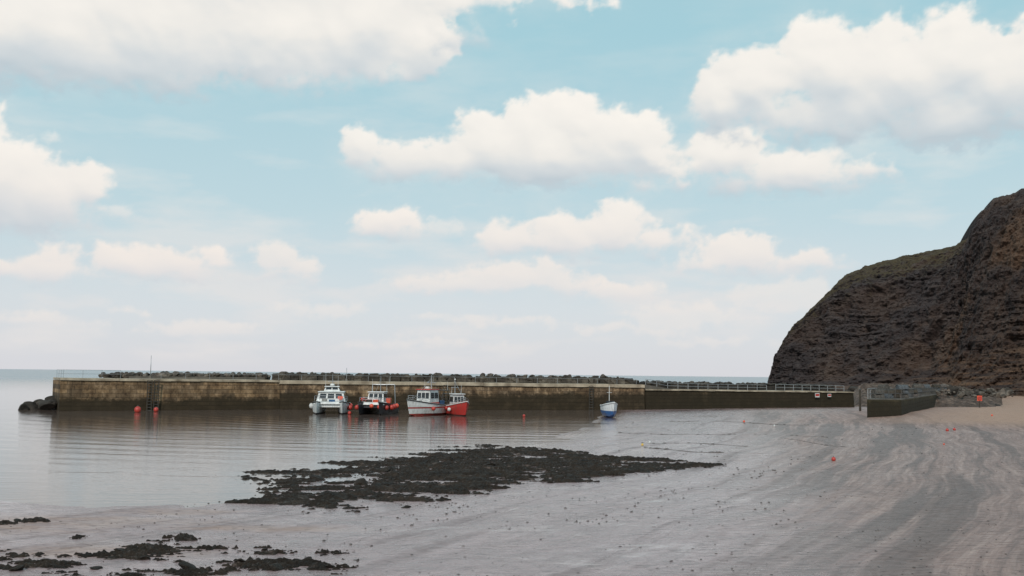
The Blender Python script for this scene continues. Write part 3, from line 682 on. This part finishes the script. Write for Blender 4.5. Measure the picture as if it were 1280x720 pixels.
def cabin(e,x,y,z,dx,dy,dz,taper=0.88,nf=3,ns=2,roofmat=WHITE,mat=WHITE,shift=0.0,win=0.42):
    part('wheelhouse',Geo().box((x,y,z+dz/2),(dx,dy,dz),taper,shift=(shift,0)),mat,e,bev=0.03)
    part('roof',Geo().box((x+shift+0.05,y,z+dz+0.05),(dx*taper+0.25,dy*taper+0.2,0.09)),roofmat,e,bev=0.03)
    zc=z+dz*0.68; h=dz*win
    def hw(zv,d): return d/2*(1+(taper-1)*(zv-z)/dz)
    def cx(zv): return x+shift*(zv-z)/dz
    z0_,z1_=zc-h/2,zc+h/2
    F6=[(0,1,2,3),(4,5,6,7),(0,1,5,4),(1,2,6,5),(2,3,7,6),(3,0,4,7)]
    for sgn in (1,-1):
        for i in range(nf):
            w0=-0.9+1.8*i/nf+0.06; w1=-0.9+1.8*(i+1)/nf-0.06; vs=[]
            for o_ in (0.005,0.03):
                for (a,zv) in ((w0,z0_),(w1,z0_),(w1,z1_),(w0,z1_)): vs.append((cx(zv)+sgn*(hw(zv,dx)+o_),y+a*hw(zv,dy),zv))
            part('window',Geo().add(vs,F6),GLASS,e)
        for i in range(ns):
            w0=-0.88+1.76*i/ns+0.08; w1=-0.88+1.76*(i+1)/ns-0.08; vs=[]
            for o_ in (0.005,0.03):
                for (a,zv) in ((w0,z0_),(w1,z0_),(w1,z1_),(w0,z1_)): vs.append((cx(zv)+a*hw(zv,dx),y+sgn*(hw(zv,dy)+o_),zv))
            part('window',Geo().add(vs,F6),GLASS,e)
def prail(e,pts,h,mat=STEEL,r=0.022):
    g=Geo()
    for k,p in enumerate(pts):
        p=Vector(p); g.cyl(p,p+Vector((0,0,h)),r,n=6)
        if k: q_=Vector(pts[k-1]); g.cyl(q_+Vector((0,0,h)),p+Vector((0,0,h)),r,n=6); g.cyl(q_+Vector((0,0,h/2)),p+Vector((0,0,h/2)),r*0.8,n=6)
    part('guard_rail',g,mat,e)
def aerials(e,lst):
    for (x,y,z,h) in lst: part('aerial',Geo().cyl((x,y,z),(x+0.05,y,z+h),0.018,0.01,n=5),WHITE,e)
def clutter(e,lst):
    for (x,y,z,dx,dy,dz,m_) in lst: part('fish_box',Geo().box((x,y,z+dz/2),(dx,dy,dz),1.08),m_,e)
def boat(px,py,rz,label,name='fishing_boat',z=0.0,sc=0.94):
    q=onz(px,py,z); return top(name,None,label,'boat',(q.x,q.y,z),rz,sc=(sc,sc,sc))
def catamaran(e,B,hm,L=8.0):
    for s in (-1,1): hull(e,L,B*0.34,1.0,0.35,hm,yo=s*B*0.33,strake=BLACK)
    part('bridge_deck',Geo().box((-0.2,0,0.82),(L*0.86,B*0.72,0.3)),hm,e,bev=0.04)
    part('foredeck',Geo().box((L*0.28,0,1.12),(L*0.3,B*0.86,0.26),0.86),WHITE,e,bev=0.05)
e=boat(414,516,-math.pi/2+0.12,'white twin hulled motor boat with dark cabin windows','catamaran')
catamaran(e,3.9,hullmat('white_dark_hull',(0.7,0.71,0.7),(0.04,0.04,0.05),0.12))
cabin(e,-0.2,0,1.0,4.2,3.1,1.15,0.82,3,3,shift=-0.35)
cabin(e,-0.9,0,2.25,1.5,1.7,0.45,0.8,2,1,shift=-0.1,win=0.5)
prail(e,[(1.0,-1.7,1.3),(2.4,-1.6,1.35),(3.6,-1.0,1.4),(3.7,1.0,1.4),(2.4,1.6,1.35),(1.0,1.7,1.3)],0.45)
part('mast',Geo().cyl((-1.4,0,2.7),(-1.4,0,4.1),0.04,0.02).cyl((-1.4,-0.5,3.3),(-1.4,0.5,3.3),0.025),STEEL,e)
aerials(e,[(-1.0,0.6,2.7,1.2),(-1.0,-0.7,2.6,1.5)])
part('radar',Geo().cyl((-1.1,0,2.85),(-1.1,0,3.05),0.25,0.2,12),WHITE,e)
part('fender',Geo().sph((1.0,-2.0,0.75),0.24,(1,1,1.2)),WHITE,e,smooth=True)
part('fender',Geo().sph((1.0,2.02,0.75),0.26,(1,1,1.2)),RED,e,smooth=True)
part('fender',Geo().sph((2.2,2.0,0.6),0.28),RED,e,smooth=True)
part('life_ring',Geo().cyl((2.0,1.0,1.62),(2.02,1.0,1.64),0.28,n=14),ORANGE,e)
clutter(e,[(2.4,-0.6,1.25,0.5,0.5,0.3,DECK),(3.0,0.2,1.25,0.4,0.6,0.22,BLUE)])
e=boat(472,517,-math.pi/2-0.1,'dark twin hulled fishing boat with white cabin and red floats','catamaran')
catamaran(e,3.2,hullmat('dark_hull',(0.03,0.033,0.042),(0.02,0.02,0.025),0.15),7.5)
cabin(e,0.2,0,1.1,2.0,1.8,1.1,0.86,3,2,shift=-0.15)
part('gantry',Geo().cyl((-2.6,-1.3,1.0),(-2.6,-1.2,3.0),0.05).cyl((-2.6,1.3,1.0),(-2.6,1.2,3.0),0.05).cyl((-2.6,-1.2,3.0),(-2.6,1.2,3.0),0.05),STEEL,e)
part('mast',Geo().cyl((-0.3,0.2,2.3),(-0.3,0.2,3.9),0.04,0.02).cyl((-0.3,-0.3,3.0),(-0.3,0.7,3.0),0.02).cyl((-0.3,0.2,3.7),(3.2,0.2,1.4),0.01),STEEL,e)
aerials(e,[(0,-0.6,2.3,1.3),(-0.6,0.8,2.3,1.0),(-2.6,0.6,3.0,0.8)])
prail(e,[(0.8,-1.5,1.2),(2.4,-1.35,1.3),(3.3,-0.8,1.35),(3.3,0.8,1.35),(2.4,1.35,1.3),(0.8,1.5,1.2)],0.4)
for (x,y,z_,r,m_) in [(2.6,-1.55,0.7,0.26,RED),(1.2,1.75,0.7,0.28,RED),(0.2,1.8,0.75,0.28,RED),(-1,1.8,0.8,0.25,ORANGE),(2.5,1.5,0.7,0.24,RED),(3.6,0.2,0.9,0.22,ORANGE),(2.9,-0.9,1.55,0.22,RED),(3.3,0.9,0.8,0.22,RED)]:
    part('fender',Geo().sph((x,y,z_),r),m_,e,smooth=True)
clutter(e,[(1.9,-0.5,1.25,0.8,0.5,0.3,RED),(1.9,0.5,1.25,0.7,0.5,0.35,WHITE),(2.6,0.4,1.25,0.5,0.5,0.3,ORANGE),(2.7,-0.3,1.25,0.4,0.5,0.25,NETM),(-1.6,-0.8,1.0,0.7,0.5,0.5,NETM),(-1.7,0.7,1.0,0.7,0.6,0.6,YELLOW),(0.6,-1.25,1.05,0.6,0.4,0.5,NETM),(0.4,1.25,1.05,0.6,0.4,0.6,ORANGE)])
e=boat(535,518.5,-math.pi/2-0.45,'white fishing boat with red stripe, red roofed wheelhouse and mast')
hull(e,7.2,2.8,1.0,0.7,hullmat('white_hull_red_stripe',(0.72,0.72,0.7),(0.33,0.04,0.03),0.2,0.72,(0.4,0.04,0.03)),strake=BLACK)
cabin(e,0.1,0,0.8,1.9,1.65,1.75,0.9,3,2,win=0.32,roofmat=RED)
part('cabin_band',Geo().box((0.1,0,1.22),(1.92,1.67,0.16),0.99),RED,e)
part('mast',Geo().cyl((-0.6,0,2.55),(-0.6,0,4.1),0.06,0.03).cyl((-0.6,-0.55,3.3),(-0.6,0.55,3.3),0.03).cyl((-0.6,0,3.75),(2.8,0,1.8),0.012).cyl((-0.6,0,3.75),(-3.2,0,1.3),0.012),STEEL,e)
aerials(e,[(0.3,0.5,2.6,1.2),(-0.3,-0.6,2.6,1.0),(-2.8,0.7,2.5,0.9)])
part('radar',Geo().cyl((0.2,0,2.7),(0.2,0,2.9),0.24,0.2,12),WHITE,e)
part('lamp',Geo().cyl((-0.6,-0.3,3.32),(-0.45,-0.3,3.32),0.09),STEEL,e)
part('gantry',Geo().cyl((-2.8,-1.05,0.9),(-2.8,-0.95,2.5),0.05).cyl((-2.8,1.05,0.9),(-2.8,0.95,2.5),0.05).cyl((-2.8,-0.95,2.5),(-2.8,0.95,2.5),0.05),DSTEEL,e)
part('winch',Geo().cyl((1.9,-0.35,1.3),(1.9,0.35,1.3),0.2).box((1.9,0,1.05),(0.5,0.9,0.3)),DSTEEL,e)
part('life_ring',Geo().cyl((0.2,-0.86,1.5),(0.2,-0.92,1.5),0.26,n=14),ORANGE,e)
prail(e,[(1.5,-1.1,1.2),(2.6,-0.8,1.4),(3.5,-0.28,1.6),(3.5,0.28,1.6),(2.6,0.8,1.4),(1.5,1.1,1.2)],0.42)
clutter(e,[(-1.6,-0.5,0.75,0.7,0.5,0.6,NETM),(-1.7,0.5,0.75,0.7,0.5,0.7,BLUE),(-2.3,0,0.75,0.5,0.8,0.5,ORANGE)])
for (x,y) in ((1.4,1.45),(-1.2,1.5)): part('fender',Geo().sph((x,y,0.7),0.22),RED,e,smooth=True)
e=boat(570,518.5,-math.pi/2+0.35,'small red fishing boat with low red and white wheelhouse')
hull(e,6.4,2.1,0.85,0.7,hullmat('red_hull',(0.45,0.035,0.03),(0.05,0.02,0.02),0.1),strake=WHITE)
cabin(e,0.3,0,0.6,1.4,1.25,1.5,0.9,3,1,win=0.34,roofmat=WHITE)
part('mast',Geo().cyl((-0.5,0,2.0),(-0.5,0,3.6),0.05,0.025).cyl((-0.5,-0.4,2.8),(-0.5,0.4,2.8),0.025).cyl((-0.5,0,3.4),(2.9,0,1.6),0.014).cyl((-0.5,0,3.4),(-3.0,0,1.1),0.014),STEEL,e)
aerials(e,[(0.4,0.4,2.1,1.0),(0.0,-0.5,2.1,0.8)])
part('lamp',Geo().cyl((-0.5,0,3.6),(-0.5,0,3.72),0.08),WHITE,e)
part('winch',Geo().cyl((1.8,-0.25,1.1),(1.8,0.25,1.1),0.16).box((1.8,0,0.9),(0.4,0.7,0.25)),DSTEEL,e)
part('gantry',Geo().cyl((-2.6,-0.8,0.8),(-2.6,-0.75,2.1),0.04).cyl((-2.6,0.8,0.8),(-2.6,0.75,2.1),0.04).cyl((-2.6,-0.75,2.1),(-2.6,0.75,2.1),0.04),DSTEEL,e)
prail(e,[(1.4,-0.85,1.0),(2.5,-0.55,1.25),(3.2,0,1.5),(2.5,0.55,1.25),(1.4,0.85,1.0)],0.35)
clutter(e,[(-1.4,-0.3,0.6,0.6,0.5,0.5,NETM),(-2.0,0.4,0.6,0.6,0.5,0.6,ORANGE)])
part('fender',Geo().sph((1.2,-1.1,0.6),0.2),WHITE,e,smooth=True)
q=hit(762,521.5)
e=top('small_boat',None,'small white open boat with blue bottom aground on wet mud','boat',(q.x,q.y,q.z+0.24),-math.pi/2+0.1,sc=(0.95,0.95,0.95))
hull(e,3.8,1.4,0.95,0.4,hullmat('white_blue_hull',(0.8,0.81,0.81),(0.03,0.11,0.3),0.42),strake=WHITEH,keel=-0.26)
part('foredeck',Geo().box((0.8,0,1.05),(1.1,0.95,0.22),0.8),WHITE,e,bev=0.05)
part('windscreen',Geo().box((0.25,0,1.26),(0.05,0.8,0.22)),GLASS,e)
part('thwart',Geo().box((-0.9,0,0.88),(0.3,1.15,0.05)),TIMBER,e)
part('mast',Geo().cyl((-0.2,0,0.6),(-0.2,0,2.9),0.04,0.025).cyl((-0.2,-0.25,2.2),(-0.2,0.25,2.2),0.018),WHITE,e)
part('outboard_motor',Geo().box((-2.05,0,0.85),(0.35,0.35,0.5),0.8).box((-2.05,0,0.3),(0.14,0.1,0.8)),BLACK,e,bev=0.03)
# ------------------------------------------------------------ buoys & ropes
def buoy(px,py,r,mat,label,water=False):
    q=onz(px,py) if water else hit(px,py)
    e=top('mooring_buoy',None,label,'buoy',(q.x,q.y,q.z),group='mooring buoys')
    part('float',Geo().sph((0,0,r*0.75),r,(1,1,1.05),14,10),mat,e,smooth=True)
    part('shackle',Geo().cyl((0,0,r*1.75),(0,0,r*2.05),r*0.16,n=6).cyl((0,-r*.2,r*2.05),(0,r*.2,r*2.05),r*0.1,n=6),DSTEEL,e)
for a in [(172,515.5,0.32,RED),(195,514.5,0.24,RED),(655,521,0.13,RED),(437,518,0.18,RED)]: buoy(*a,'red mooring buoy floating on calm harbour water',True)
for a in [(1042,576,0.1,RED),(1184,539,0.11,RED),(1193,538,0.1,RED),(803,557,0.07,YELLOW),(812,554,0.07,WHITE),(930,528,0.1,ORANGE),(1180,556,0.05,ORANGE),(1240,520,0.09,ORANGE),(968,533,0.08,WHITE),(700,519,0.09,RED)]: buoy(*a,'small mooring buoy lying on wet mud')
for k,(a,b_) in enumerate([((775,541),(1035,546)),((800,553),(935,557)),((840,526),(1010,531)),((790,560),(905,566)),((980,549),(1080,562))]):
    g=Geo(); pr=None
    for i in range(41):
        f=i/40; px=a[0]+(b_[0]-a[0])*f; py=a[1]+(b_[1]-a[1])*f+1.0*math.sin(f*7+k)
        q=hit(px,py); q.z+=0.005
        if pr: g.cyl(pr,q,0.016,n=5)
        pr=q.copy()
        if rs.random()<0.3: g.sph(q,0.04+0.05*rs.random(),(1.6,1,0.6),6,4)
    top('mooring_rope',g.mesh('mooring_rope',ROPE),'weedy mooring rope lying across wet mud','rope',group='mooring ropes on the mud')
# ------------------------------------------------------------ world sky
W=bpy.data.worlds.new("World"); S.world=W; W.use_nodes=True; t=W.node_tree
bg=t.nodes['Background']
SUNV=Vector((-0.22,-0.72,0.62)).normalized()
el=math.asin(SUNV.z); az=math.atan2(SUNV.x,SUNV.y)
sky=N(t,'ShaderNodeTexSky',sky_type='NISHITA'); sky.sun_disc=False; sky.sun_elevation=el; sky.sun_rotation=az
sky.air_density=1.0; sky.dust_density=1.5
tc=N(t,'ShaderNodeTexCoord'); s=N(t,'ShaderNodeSeparateXYZ'); t.links.new(tc.outputs['Generated'],s.inputs[0])
EL=math_(t,'ARCSINE',s.outputs[2])
grad=ramp(t,math_(t,'MULTIPLY',EL,1.3,clamp=True),[(0.0,(7.3,7.3,7.7)),(0.08,(6.9,7.4,7.8)),(0.2,(5.4,7.0,7.5)),(0.42,(4.0,6.5,7.2)),(0.9,(4.2,6.1,6.8))])
base=mixc(t,0.9,sky.outputs[0],grad)
t.links.new(base,bg.inputs[0]); bg.inputs[1].default_value=0.1
W.cycles.sampling_method='MANUAL'; W.cycles.sample_map_resolution=256
# ------------------------------------------------------------ cloud layer: far curved sheet of sky with per-vertex cloud density
G_=np.random.default_rng(5)
TAB=G_.random((256,256))*2*np.pi; GX=np.cos(TAB); GY=np.sin(TAB)
def perl(x,y):
    xi=np.floor(x).astype(int); yi=np.floor(y).astype(int); fx=x-xi; fy=y-yi
    u=fx*fx*fx*(fx*(fx*6-15)+10); v=fy*fy*fy*(fy*(fy*6-15)+10)
    a=xi&255; b=(xi+1)&255; c=yi&255; d=(yi+1)&255
    n00=GX[a,c]*fx+GY[a,c]*fy; n10=GX[b,c]*(fx-1)+GY[b,c]*fy
    n01=GX[a,d]*fx+GY[a,d]*(fy-1); n11=GX[b,d]*(fx-1)+GY[b,d]*(fy-1)
    return (n00*(1-u)+n10*u)*(1-v)+(n01*(1-u)+n11*u)*v
def pf(x,y,o,g=0.5,bill=False):
    r=0;a=1
    for k in range(o):
        n=perl(x*2**k+17.3*k,y*2**k+5.1*k); r=r+a*((0.35-np.abs(n)*1.4) if bill else n); a*=g
    return r
def blur(a,s):
    k=np.exp(-0.5*(np.arange(-3*s,3*s+1)/s)**2); k/=k.sum()
    for ax in (0,1):
        p=np.pad(a,[(3*s,3*s) if i==ax else (0,0) for i in (0,1)],mode='edge'); o=0
        for i,w_ in enumerate(k):
            o=o+w_*(p[i:i+a.shape[0],:] if ax==0 else p[:,i:i+a.shape[1]])
        a=o
    return a
NU,NV=1250,600
uu=np.linspace(-1000,1000,NU); vv=np.linspace(-12,860,NV)
U,Vv=np.meshgrid(uu,vv)
def ae(px,py):
    d=ray(px,py).normalized(); return math.atan2(d.x,d.y)*F,math.asin(d.z)*F
groups=[ # base py, top py, opacity, ellipses
(124,-60,1.0,[(30,36,140,68),(190,30,140,82),(330,38,150,68),(450,34,110,64),(530,48,46,38),(-90,50,120,70),(300,-50,400,60),(130,76,120,36),(330,80,130,28),(-250,20,160,80)]),
(60,-20,0.6,[(590,0,80,22),(570,58,44,24)]),
(298,150,1.0,[(-20,225,70,64),(45,248,66,44),(102,240,38,30),(10,275,95,20),(-120,250,100,60)]),
(284,250,0.5,[(160,268,24,11),(70,178,14,9)]),
(362,300,0.9,[(-10,332,62,22),(60,334,56,22),(-110,330,60,20)]),
(356,298,0.95,[(155,326,42,21),(215,322,52,23),(278,326,34,13)]),
(366,300,0.8,[(350,322,32,20),(325,345,46,11),(382,335,24,11)]),
(244,118,1.0,[(450,187,30,26),(500,203,54,30),(556,200,60,30),(612,176,46,38),(660,158,50,34),(724,158,62,34),(690,194,140,42),(790,168,56,36),(815,198,56,32),(850,186,30,20)]),
(308,252,1.0,[(485,281,46,24),(468,292,30,13)]),(308,270,0.5,[(548,288,28,12)]),
(336,260,0.95,[(636,302,38,21),(700,298,54,30),(765,288,54,27),(820,303,50,19)]),
(384,326,0.75,[(565,352,70,18),(650,346,76,20),(720,356,56,13)]),(390,346,0.7,[(775,366,46,17)]),
(356,294,0.9,[(925,320,66,27),(880,332,54,15),(990,334,54,16)]),
(254,162,1.0,[(848,230,42,15),(900,190,60,32),(870,205,40,20),(985,212,62,32),(1078,221,54,19),(950,232,130,14)]),
(200,16,1.0,[(898,132,38,38),(942,102,50,40),(1035,92,62,58),(1110,98,80,58),(1190,70,58,50),(1250,108,58,44),(1060,144,160,34),(1200,152,120,34),(1340,110,100,80)]),
(414,388,0.5,[(30,400,50,11),(160,392,30,7)]),(427,405,0.45,[(240,415,110,11),(860,395,90,14),(980,372,92,17),(780,412,80,10),(400,385,70,11),(600,400,90,9)]),
(445,425,0.35,[(520,435,110,8),(330,440,90,7),(900,430,80,8)]),
(300,120,0.9,[(1500,200,120,70),(-420,150,120,60),(1700,60,120,60)])]
wx=13*pf(U/95,Vv/80,4)+4*pf(U/22+9,Vv/22,3); wy=13*pf(U/95+50,Vv/80+30,4)+4*pf(U/22+40,Vv/22+7,3)
Uw=U+wx*1.2; Vw=Vv+wy*1.1
nbig=pf(U/80+3,Vv/62+8,6,0.55); bil=pf(Uw/62,Vw/54,5,0.5,True); fine=pf(U/26,Vv/20,5,0.62)
wsp=pf(U/70+31,Vv/34+11,5,0.6)
alpha=np.zeros_like(U); lum=np.zeros_like(U)
du,dvv=uu[1]-uu[0],vv[1]-vv[0]
for (by,ty,opac,els) in groups:
    D=np.full(U.shape,-1e3)
    vb=ae(els[0][0],by)[1]; vt=ae(els[0][0],ty)[1]
    for (px,py,rx,ry) in els:
        a,b=ae(px,py); dx=(Uw-a)/(rx*1.08); dy=(Vw-b)/(ry*1.1)
        l=np.sqrt(dx*dx+dy*dy); q=(1-l)*min(ry,42)
        k=7.0; hh=np.clip(0.5+0.5*(q-D)/k,0,1); D=np.where(D<-900,q,D*(1-hh)+q*hh+k*hh*(1-hh))
    sc=min(1.0,(by-ty)/75)
    Dn=D+sc*(10*nbig+12*bil)
    v=np.clip((Vv-vb)/(vt-vb),-0.2,1.2)
    Dn=Dn-np.clip(0.06-v,0,1)*50
    lowf=np.clip(0.55-v,0,0.55)/0.55
    w=(11+24*lowf)*(0.65+0.35*sc)
    De=Dn+(5+6*lowf)*fine+(2+5*lowf)*wsp
    al=np.clip(De/w,0,1); al=al*al*(3-2*al)
    Db=blur(np.clip(Dn,-8,70),2)
    H=np.sqrt(np.clip(Db+4,0,60)*30)
    gy,gx=np.gradient(H,dvv,du)
    lit=(-gy*0.6-0.25*gx+0.62)/np.sqrt(1+0.6*gx*gx+0.6*gy*gy)
    lit=blur(np.clip(lit,0,1.05),1)
    dep=blur(np.clip(Dn,0,60),5); sh=np.roll(dep,-22,axis=0); und=np.clip(sh-dep*0.55,0,30)/30
    br=0.72+0.24*(lit-0.6)+0.2*np.clip(v,0,1)-0.36*lowf**1.5-0.24*und+0.05*wsp
    br=np.clip(br,0,1)
    A_=al*opac
    lum=lum*(1-A_)+br*A_; alpha=alpha*(1-A_)+A_
lum=np.where(alpha>1e-3,lum/np.maximum(alpha,1e-3),0.8)
ve=pf(U/240+11,Vv/60+2,6,0.55); veil=np.clip((ve+0.04)/0.5,0,1)*0.55*np.clip(1.15-Vv/420,0.15,1)
near=blur(np.clip(alpha,0,1),14); veil=np.clip(veil+0.45*near*np.clip(0.45+wsp,0,1),0,0.7)
veil*=np.clip((Vv-4)/20,0,1)
tot=1-(1-alpha)*(1-veil); lum=(lum*alpha+(0.74)*(veil*(1-alpha)))/np.maximum(tot,1e-3)
edge=np.clip(np.minimum((1000-np.abs(U))/60,(860-Vv)/60),0,1); tot*=edge
azg=U/F; elg=Vv/F; Rr=14000
co=np.stack([np.cos(elg)*np.sin(azg)*Rr,np.cos(elg)*np.cos(azg)*Rr,np.sin(elg)*Rr+CH],-1).reshape(-1,3).astype(np.float32)
me=bpy.data.meshes.new('sky'); nv=NU*NV; nf=(NU-1)*(NV-1)
me.vertices.add(nv); me.vertices.foreach_set('co',co.ravel())
ix=np.arange(nv).reshape(NV,NU); q=np.stack([ix[:-1,:-1],ix[:-1,1:],ix[1:,1:],ix[1:,:-1]],-1).reshape(-1).astype(np.int32)
me.loops.add(nf*4); me.loops.foreach_set('vertex_index',q); me.polygons.add(nf); me.polygons.foreach_set('loop_start',np.arange(0,nf*4,4,dtype=np.int32))
me.update(calc_edges=True)
for nm,ar in (('cloud',tot),('light',lum)):
    at=me.attributes.new(nm,'FLOAT','POINT'); at.data.foreach_set('value',ar.reshape(-1).astype(np.float32))
m=bpy.data.materials.new('cloud_layer'); m.use_nodes=True; t=m.node_tree; t.nodes.clear()
out=N(t,'ShaderNodeOutputMaterial'); em_=N(t,'ShaderNodeEmission'); tr=N(t,'ShaderNodeBsdfTransparent'); mx=N(t,'ShaderNodeMixShader')
ca=N(t,'ShaderNodeAttribute',attribute_name='cloud').outputs['Fac']; la=N(t,'ShaderNodeAttribute',attribute_name='light').outputs['Fac']
g=N(t,'ShaderNodeNewGeometry'); sp=N(t,'ShaderNodeSeparateXYZ'); t.links.new(g.outputs['Position'],sp.inputs[0])
low=sstep(t,sp.outputs[2],3200,900)
c1=ramp(t,la,[(0.3,(0.52,0.6,0.65)),(0.55,(0.66,0.7,0.72)),(0.78,(0.85,0.83,0.79)),(1.0,(0.95,0.91,0.85))])
c2=ramp(t,la,[(0.3,(0.62,0.66,0.7)),(0.6,(0.76,0.74,0.74)),(1.0,(0.9,0.82,0.76))])
t.links.new(mixc(t,low,c1,c2),em_.inputs[0]); t.links.new(ca,mx.inputs[0]); t.links.new(tr.outputs[0],mx.inputs[1]); t.links.new(em_.outputs[0],mx.inputs[2]); t.links.new(mx.outputs[0],out.inputs[0])
m.cycles.emission_sampling='NONE'
me.materials.append(m)
top('sky',me,'pale turquoise sky with soft creamy cumulus clouds','sky',kind='structure')
sd=bpy.data.lights.new('sun','SUN'); so=bpy.data.objects.new('sun',sd); COL.objects.link(so)
sd.energy=2.3; sd.angle=math.radians(0.5); sd.color=(1.0,0.93,0.85)
so.rotation_euler=SUNV.to_track_quat('Z','Y').to_euler()
print('done',len(bpy.data.objects))
